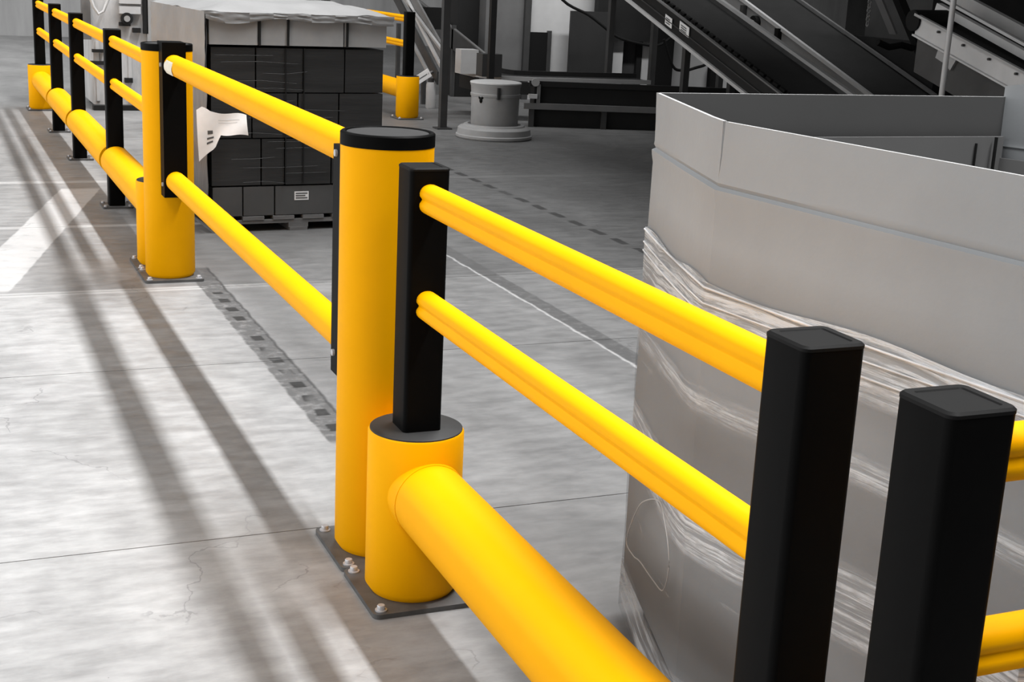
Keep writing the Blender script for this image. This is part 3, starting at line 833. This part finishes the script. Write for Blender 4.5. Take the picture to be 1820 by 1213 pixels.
# hanging cables
def cable(label, pts, X, r, m=RUB):
    P = [aty(u, v, X) for u, v in pts]
    # Catmull smoothing
    out = []
    for i in range(len(P)-1):
        p0 = P[max(i-1, 0)]; p1 = P[i]; p2_ = P[i+1]; p3 = P[min(i+2, len(P)-1)]
        for k in range(5):
            s = k/5
            out.append(.5*((2*p1)+(p2_-p0)*s+(2*p0-5*p1+4*p2_-p3)*s*s+(3*p1-p0-3*p2_+p3)*s**3))
    out.append(P[-1])
    return tag(obj('cable', tube(out, r, 8), m, None, True), label, 'cable', 'hanging cables')
cable('black cable sagging across the dark door of the machine housing', [(960, -60), (1000, 0), (1045, 26), (1070, 45), (1098, 66), (1140, 78), (1172, 80), (1200, 60)], 11.4, .016)
cable('black cable loop hanging under the dark inclined conveyor', [(1180, 70), (1196, 118), (1215, 125), (1235, 121), (1262, 108), (1275, 60)], 10.6, .016)

# ------------------------------------------------------------------ inclined conveyors (running away from the camera and upward)
X = 5.5
c1 = thing('inclined_conveyor', 'dark inclined belt conveyor with two white stickers, behind the bulk box', 'conveyor', (X, 0, 0), 0, 'inclined conveyors')
off = Vector((X, 0, 0))
lo0, lo1 = ext(atx(1160, 35, X), atx(1320, 163, X), .9, .55)
th0, th1 = ext(atx(1177, 0, X), atx(1380, 160, X), .9, .40)
# make the two edges parallel: use the direction of the lower one
d = (lo1-lo0).normalized()
hgt = Vector((0, 0, .215))
obj('lower_rail', beam(lo0-off, lo1-off, .03, .030), G1B, c1)
slab_between(c1, off, lo0+Vector((.012, 0, .012)), lo1+Vector((.012, 0, .012)), lo0+Vector((.012, 0, .2)), lo1+Vector((.012, 0, .2)), G4, 'side_frame', .015)
obj('mid_rib', beam(lo0-off+Vector((.0, 0, .10)), lo1-off+Vector((.0, 0, .10)), .012, .008), G3, c1)
obj('upper_rail', beam(lo0-off+hgt, lo1-off+hgt, .03, .014), G2, c1)
L = (lo1-lo0).length
for i in range(int(L/.115)):
    q = lo0-off+d*(i*.115)+hgt+Vector((.06, 0, .010)); q2 = q+d*.075
    obj('chain_link', beam(q, q2, .03, .022), RUB, c1)
bw = .62
slab_between(c1, off, lo0+hgt+Vector((.05, 0, -.01)), lo1+hgt+Vector((.05, 0, -.01)), lo0+hgt+Vector((bw, 0, -.01)), lo1+hgt+Vector((bw, 0, -.01)), BELT, 'belt', .015)
obj('far_rail', beam(lo0-off+hgt+Vector((bw, 0, .05)), lo1-off+hgt+Vector((bw, 0, .05)), .04, .03), G1, c1)
slab_between(c1, off, lo0+hgt+Vector((bw, 0, .04)), lo1+hgt+Vector((bw, 0, .04)), lo0+hgt+Vector((bw, 0, -.2)), lo1+hgt+Vector((bw, 0, -.2)), G3, 'far_frame', .015)
for u, v, w_ in ((1188, 38, .14), (1216, 52, .19)):
    c = atx(u, v, X-.004); a = c-d*w_/2; b = c+d*w_/2; hz = Vector((0, 0, .045))
    slab_between(c1, off, a-hz, b-hz, a+hz, b+hz, WHITE, 'sticker', .004)
    for k in (-.02, .0, .02):
        aa = c-d*w_*.3+Vector((-.006, 0, k)); bb = c+d*w_*.25+Vector((-.006, 0, k))
        obj('printed_line', beam(aa-off, bb-off, .002, .008), INK, c1)
for k in (.12, .5, .86):
    q = lo0.lerp(lo1, k)
    if q.z > .1:
        obj('leg', B((.05, q.y-.03, 0), (.11, q.y+.03, q.z+.05)), G3, c1)
        obj('leg', B((bw-.06, q.y-.03, 0), (bw, q.y+.03, q.z+.05)), G3, c1)

X = 7.0
c2 = thing('inclined_conveyor', 'second inclined conveyor with round motor on its grey side, farther back', 'conveyor', (X, 0, 0), 0, 'inclined conveyors')
off = Vector((X, 0, 0))
r0, r1 = ext(atx(1318, -2, X), atx(1478, 118, X), .8, .45)
obj('top_rail', beam(r0-off, r1-off, .035, .035), G1B, c2)
slab_between(c2, off, r0+Vector((.02, 0, -.01)), r1+Vector((.02, 0, -.01)), r0+Vector((.02, 0, -.36)), r1+Vector((.02, 0, -.36)), mat('panel_grey', (.24, .24, .24), .45, .4, noise=.15, scale=3), 'side_panel', .02)
obj('bottom_rail', beam(r0-off+Vector((0, 0, -.37)), r1-off+Vector((0, 0, -.37)), .03, .03), G3, c2)
slab_between(c2, off, r0+Vector((.05, 0, -.03)), r1+Vector((.05, 0, -.03)), r0+Vector((.75, 0, -.03)), r1+Vector((.75, 0, -.03)), BELT, 'belt', .02)
obj('far_rail', beam(r0-off+Vector((.75, 0, 0)), r1-off+Vector((.75, 0, 0)), .03, .03), G2, c2)
c = atx(1342, 41, X-.02)-off
for rr2, m_, dx in ((.075, RUB, 0), (.030, G1, -.012)):
    bm = tube([c+Vector((.04+dx, 0, 0)), c+Vector((-.03+dx, 0, 0))], rr2, 20)
    obj('motor' if m_ is RUB else 'motor_hub', bm, m_, c2, True)
c = atx(1383, 65, X-.02)-off
obj('bracket', B((c.x-.03, c.y-.03, c.z-.10), (c.x+.02, c.y+.03, c.z+.08)), RUB, c2)
c = atx(1322, 18, X-.02)-off
obj('bracket', B((c.x-.03, c.y-.03, c.z-.08), (c.x+.02, c.y+.03, c.z+.05)), G3, c2)
for k in (.25, .6, .9):
    q = r0.lerp(r1, k)
    if q.z > .4: obj('leg', B((.03, q.y-.03, 0), (.09, q.y+.03, q.z-.3)), G3, c2)

X = 5.6
c3 = thing('sorting_conveyor', 'pale grey sorting conveyor in the top right corner', 'conveyor', (X, 0, 0), 0, 'inclined conveyors')
off = Vector((X, 0, 0))
a, b = ext(atx(1628, 42, X), atx(1812, 142, X), 0, 1.2)
slab_between(c3, off, a+Vector((0, 0, -.075)), b+Vector((0, 0, -.075)), a+Vector((0, 0, .055)), b+Vector((0, 0, .055)), G1B, 'side_frame', .03)
obj('frame_lip', beam(a-off+Vector((-.01, 0, .065)), b-off+Vector((-.01, 0, .065)), .03, .018), G1, c3)
obj('frame_lip', beam(a-off+Vector((-.01, 0, -.078)), b-off+Vector((-.01, 0, -.078)), .03, .012), G1B, c3)
for k in range(1, 9):
    q = a.lerp(b, k/9)-off+Vector((-.004, 0, .03))
    obj('bolt_head', tube([q, q+Vector((-.02, 0, 0))], .009, 8), G3, c3)
dn = (b-a).normalized()
obj('guide_rail', beam(atx(1668, 12, X+.3)-off, atx(1820, 96, X+.3)+(atx(1820, 96, X+.3)-atx(1668, 12, X+.3))*1.0-off, .05, .055), G1B, c3)
obj('guide_rail', beam(atx(1668, -6, X+.32)-off, atx(1820, 78, X+.32)+(atx(1820, 78, X+.32)-atx(1668, -6, X+.32))*1.0-off, .03, .02), G1B, c3)
obj('guide_rail', beam(atx(1690, -12, X+.6)-off, atx(1820, 58, X+.6)+(atx(1820, 58, X+.6)-atx(1690, -12, X+.6))*1.0-off, .05, .085), G1, c3)
slab_between(c3, off, a+Vector((.04, 0, 0)), b+Vector((.04, 0, 0)), a+Vector((.34, 0, .02)), b+Vector((.34, 0, .02)), RUB, 'belt', .02)
bm = tube([a-off+Vector((-.02, .02, .02)), a-off+Vector((.34, .02, .03))], .075, 16)
obj('end_roller', bm, RUB, c3, True)
slab_between(c3, off, a+Vector((.06, 0, -.10)), b+Vector((.06, 0, -.10)), a+Vector((.06, 0, -.34)), b+Vector((.06, 0, -.34)), G3, 'under_panel', .03)
q = atx(1668, 92, X+.02)-off
obj('torn_guard', sweep(bmesh.new(), rect(.02, .09), [q, q+Vector((0, -.12, -.04)), q+Vector((0, -.18, -.08))]), G1, c3)
for yy in (3.0, 4.9):
    obj('leg', B((.06, yy, 0), (.12, yy+.06, .80)), G3, c3)
P = atx(1676, 150, 5.4)
t = thing('thin_pole', 'thin pale upright pole behind the bulk box at upper right', 'pole', (P.x, P.y, 0))
obj('shaft', tube([Vector((0, 0, 0)), Vector((0, 0, 2.6))], .020, 14), G1B, t, True)
obj('foot', lathe(bmesh.new(), [(0, 0), (.06, 0), (.06, .012), (0, .012)], (0, 0), 16), G2, t)

# dark machine block between the conveyors
dm = thing('dark_machine', 'bulky dark machine behind the thin pale pole', 'machine', (7.95, 7.3, 0))
obj('body', B((-.1, .6, 0), (1.9, 1.9, .95)), G4, dm, bevel=.02)
obj('hopper', B((-.05, .8, .95), (1.8, 1.8, 1.9)), G3, dm, bevel=.03)
a = aty(1540, -10, 7.75); 
off = Vector((7.95, 7.3, 0))
obj('brace', beam(aty(1590, -20, 7.75)-off, aty(1640, 100, 7.75)-off, .09, .07), G4, dm)
obj('pale_sheet', beam(aty(1555, -20, 7.75)-off, aty(1588, 60, 7.75)-off, .10, .02), G2, dm)
obj('hose', tube([aty(1560, 75, 7.75)-off, aty(1580, 84, 7.75)-off, aty(1602, 80, 7.75)-off, aty(1622, 86, 7.75)-off], .03, 10), RUB, dm, True)
obj('access_door', B((.25, .57, .1), (.85, .60, .85)), G3, dm)
obj('grey_guard', B((1.0, .50, .0), (1.12, .60, .80)), G2, dm)
CH = mat('pale_chain', (.2, .2, .2), .4, .5)
ch = thing('hanging_chain', 'short pale chain hanging in front of the dark machine', 'chain', tuple(aty(1543, 30, 7.05)))
for k in range(7):
    bm = bmesh.new()
    pts = [Vector((.016*math.cos(a_)*(k % 2), .016*math.cos(a_)*((k+1) % 2), .022*math.sin(a_)-k*.036+.16)) for a_ in [2*math.pi*i/10 for i in range(11)]]
    obj('link', sweep(bm, circ(.005, 5), pts), CH, ch, True)

# ------------------------------------------------------------------ things behind the far barrier
rk = thing('pale_machine', 'pale machine with round dial and hanging hose behind the far barrier', 'machine', (1.05, 10.6, 0))
obj('cabinet', B((-.58, 0, .04), (.75, .8, 1.7)), mat('machine_pale', (.50, .50, .50), .5, .4, noise=.35, scale=3, stretch=(2.5, 2.5, .7)), rk, bevel=.02)
for u0, u1, v0, v1 in ((164, 186, 88, 93), (160, 188, 109, 115), (222, 236, 139, 147), (212, 232, 40, 46), (236, 250, 50, 58)):
    a = aty(u0, v1, 10.56)-Vector((1.05, 10.6, 0)); b = aty(u1, v0, 10.56)-Vector((1.05, 10.6, 0))
    obj('dark_handle', B((a.x, -.05, a.z), (b.x, .01, b.z)), G4, rk)
for k in range(9):
    obj('panel_rib', B((-.56+k*.145, -.012, .08), (-.53+k*.145, .002, .62)), G1B, rk)
obj('foot_rail', B((-.6, -.10, .0), (.75, .02, .045)), G4, rk)
off = Vector((1.05, 10.6, 0))
for u, v, r_, m_ in ((225, 33, .055, G4), (225, 33, .028, G1)):
    c = aty(u, v, 10.57)-off
    obj('dial', tube([c, c+Vector((0, -.03 if m_ is G4 else -.04, 0))], r_, 18), m_, rk, True)
for u0, v0, u1, v1, m_ in ((212, -12, 250, 6, G1B), (212, 12, 250, 24, G1B), (255, -10, 262, 60, G4), (146, -10, 160, 70, G2), (262, 0, 280, 80, G1)):
    a = aty(u0, v1, 10.56); b = aty(u1, v0, 10.56)
    obj('cover_plate', B((a.x-off.x, a.y-off.y-.01, a.z), (b.x-off.x, .01, b.z)), m_, rk)
hs = [aty(u, v, 10.5) for u, v in ((158, -12), (166, 12), (175, 25), (184, 20), (192, 0), (195, -14))]
o = tag(obj('hose', tube([q for q in hs], .014, 8), G1B, None, True), 'pale hose loop hanging above the far black posts', 'hose')
gp = thing('grey_post', 'dark upright post rising behind the far gate bollard', 'pole', (1.0, 8.9, 0), 0, None)
c = aty(293, 30, 8.9)
gp.location = (c.x, 8.9, 0)
obj('shaft', B((-.05, -.05, .01), (.05, .05, 2.2)), G3, gp)
obj('foot_plate', B((-.1, -.1, 0), (.1, .1, .012)), G3, gp)
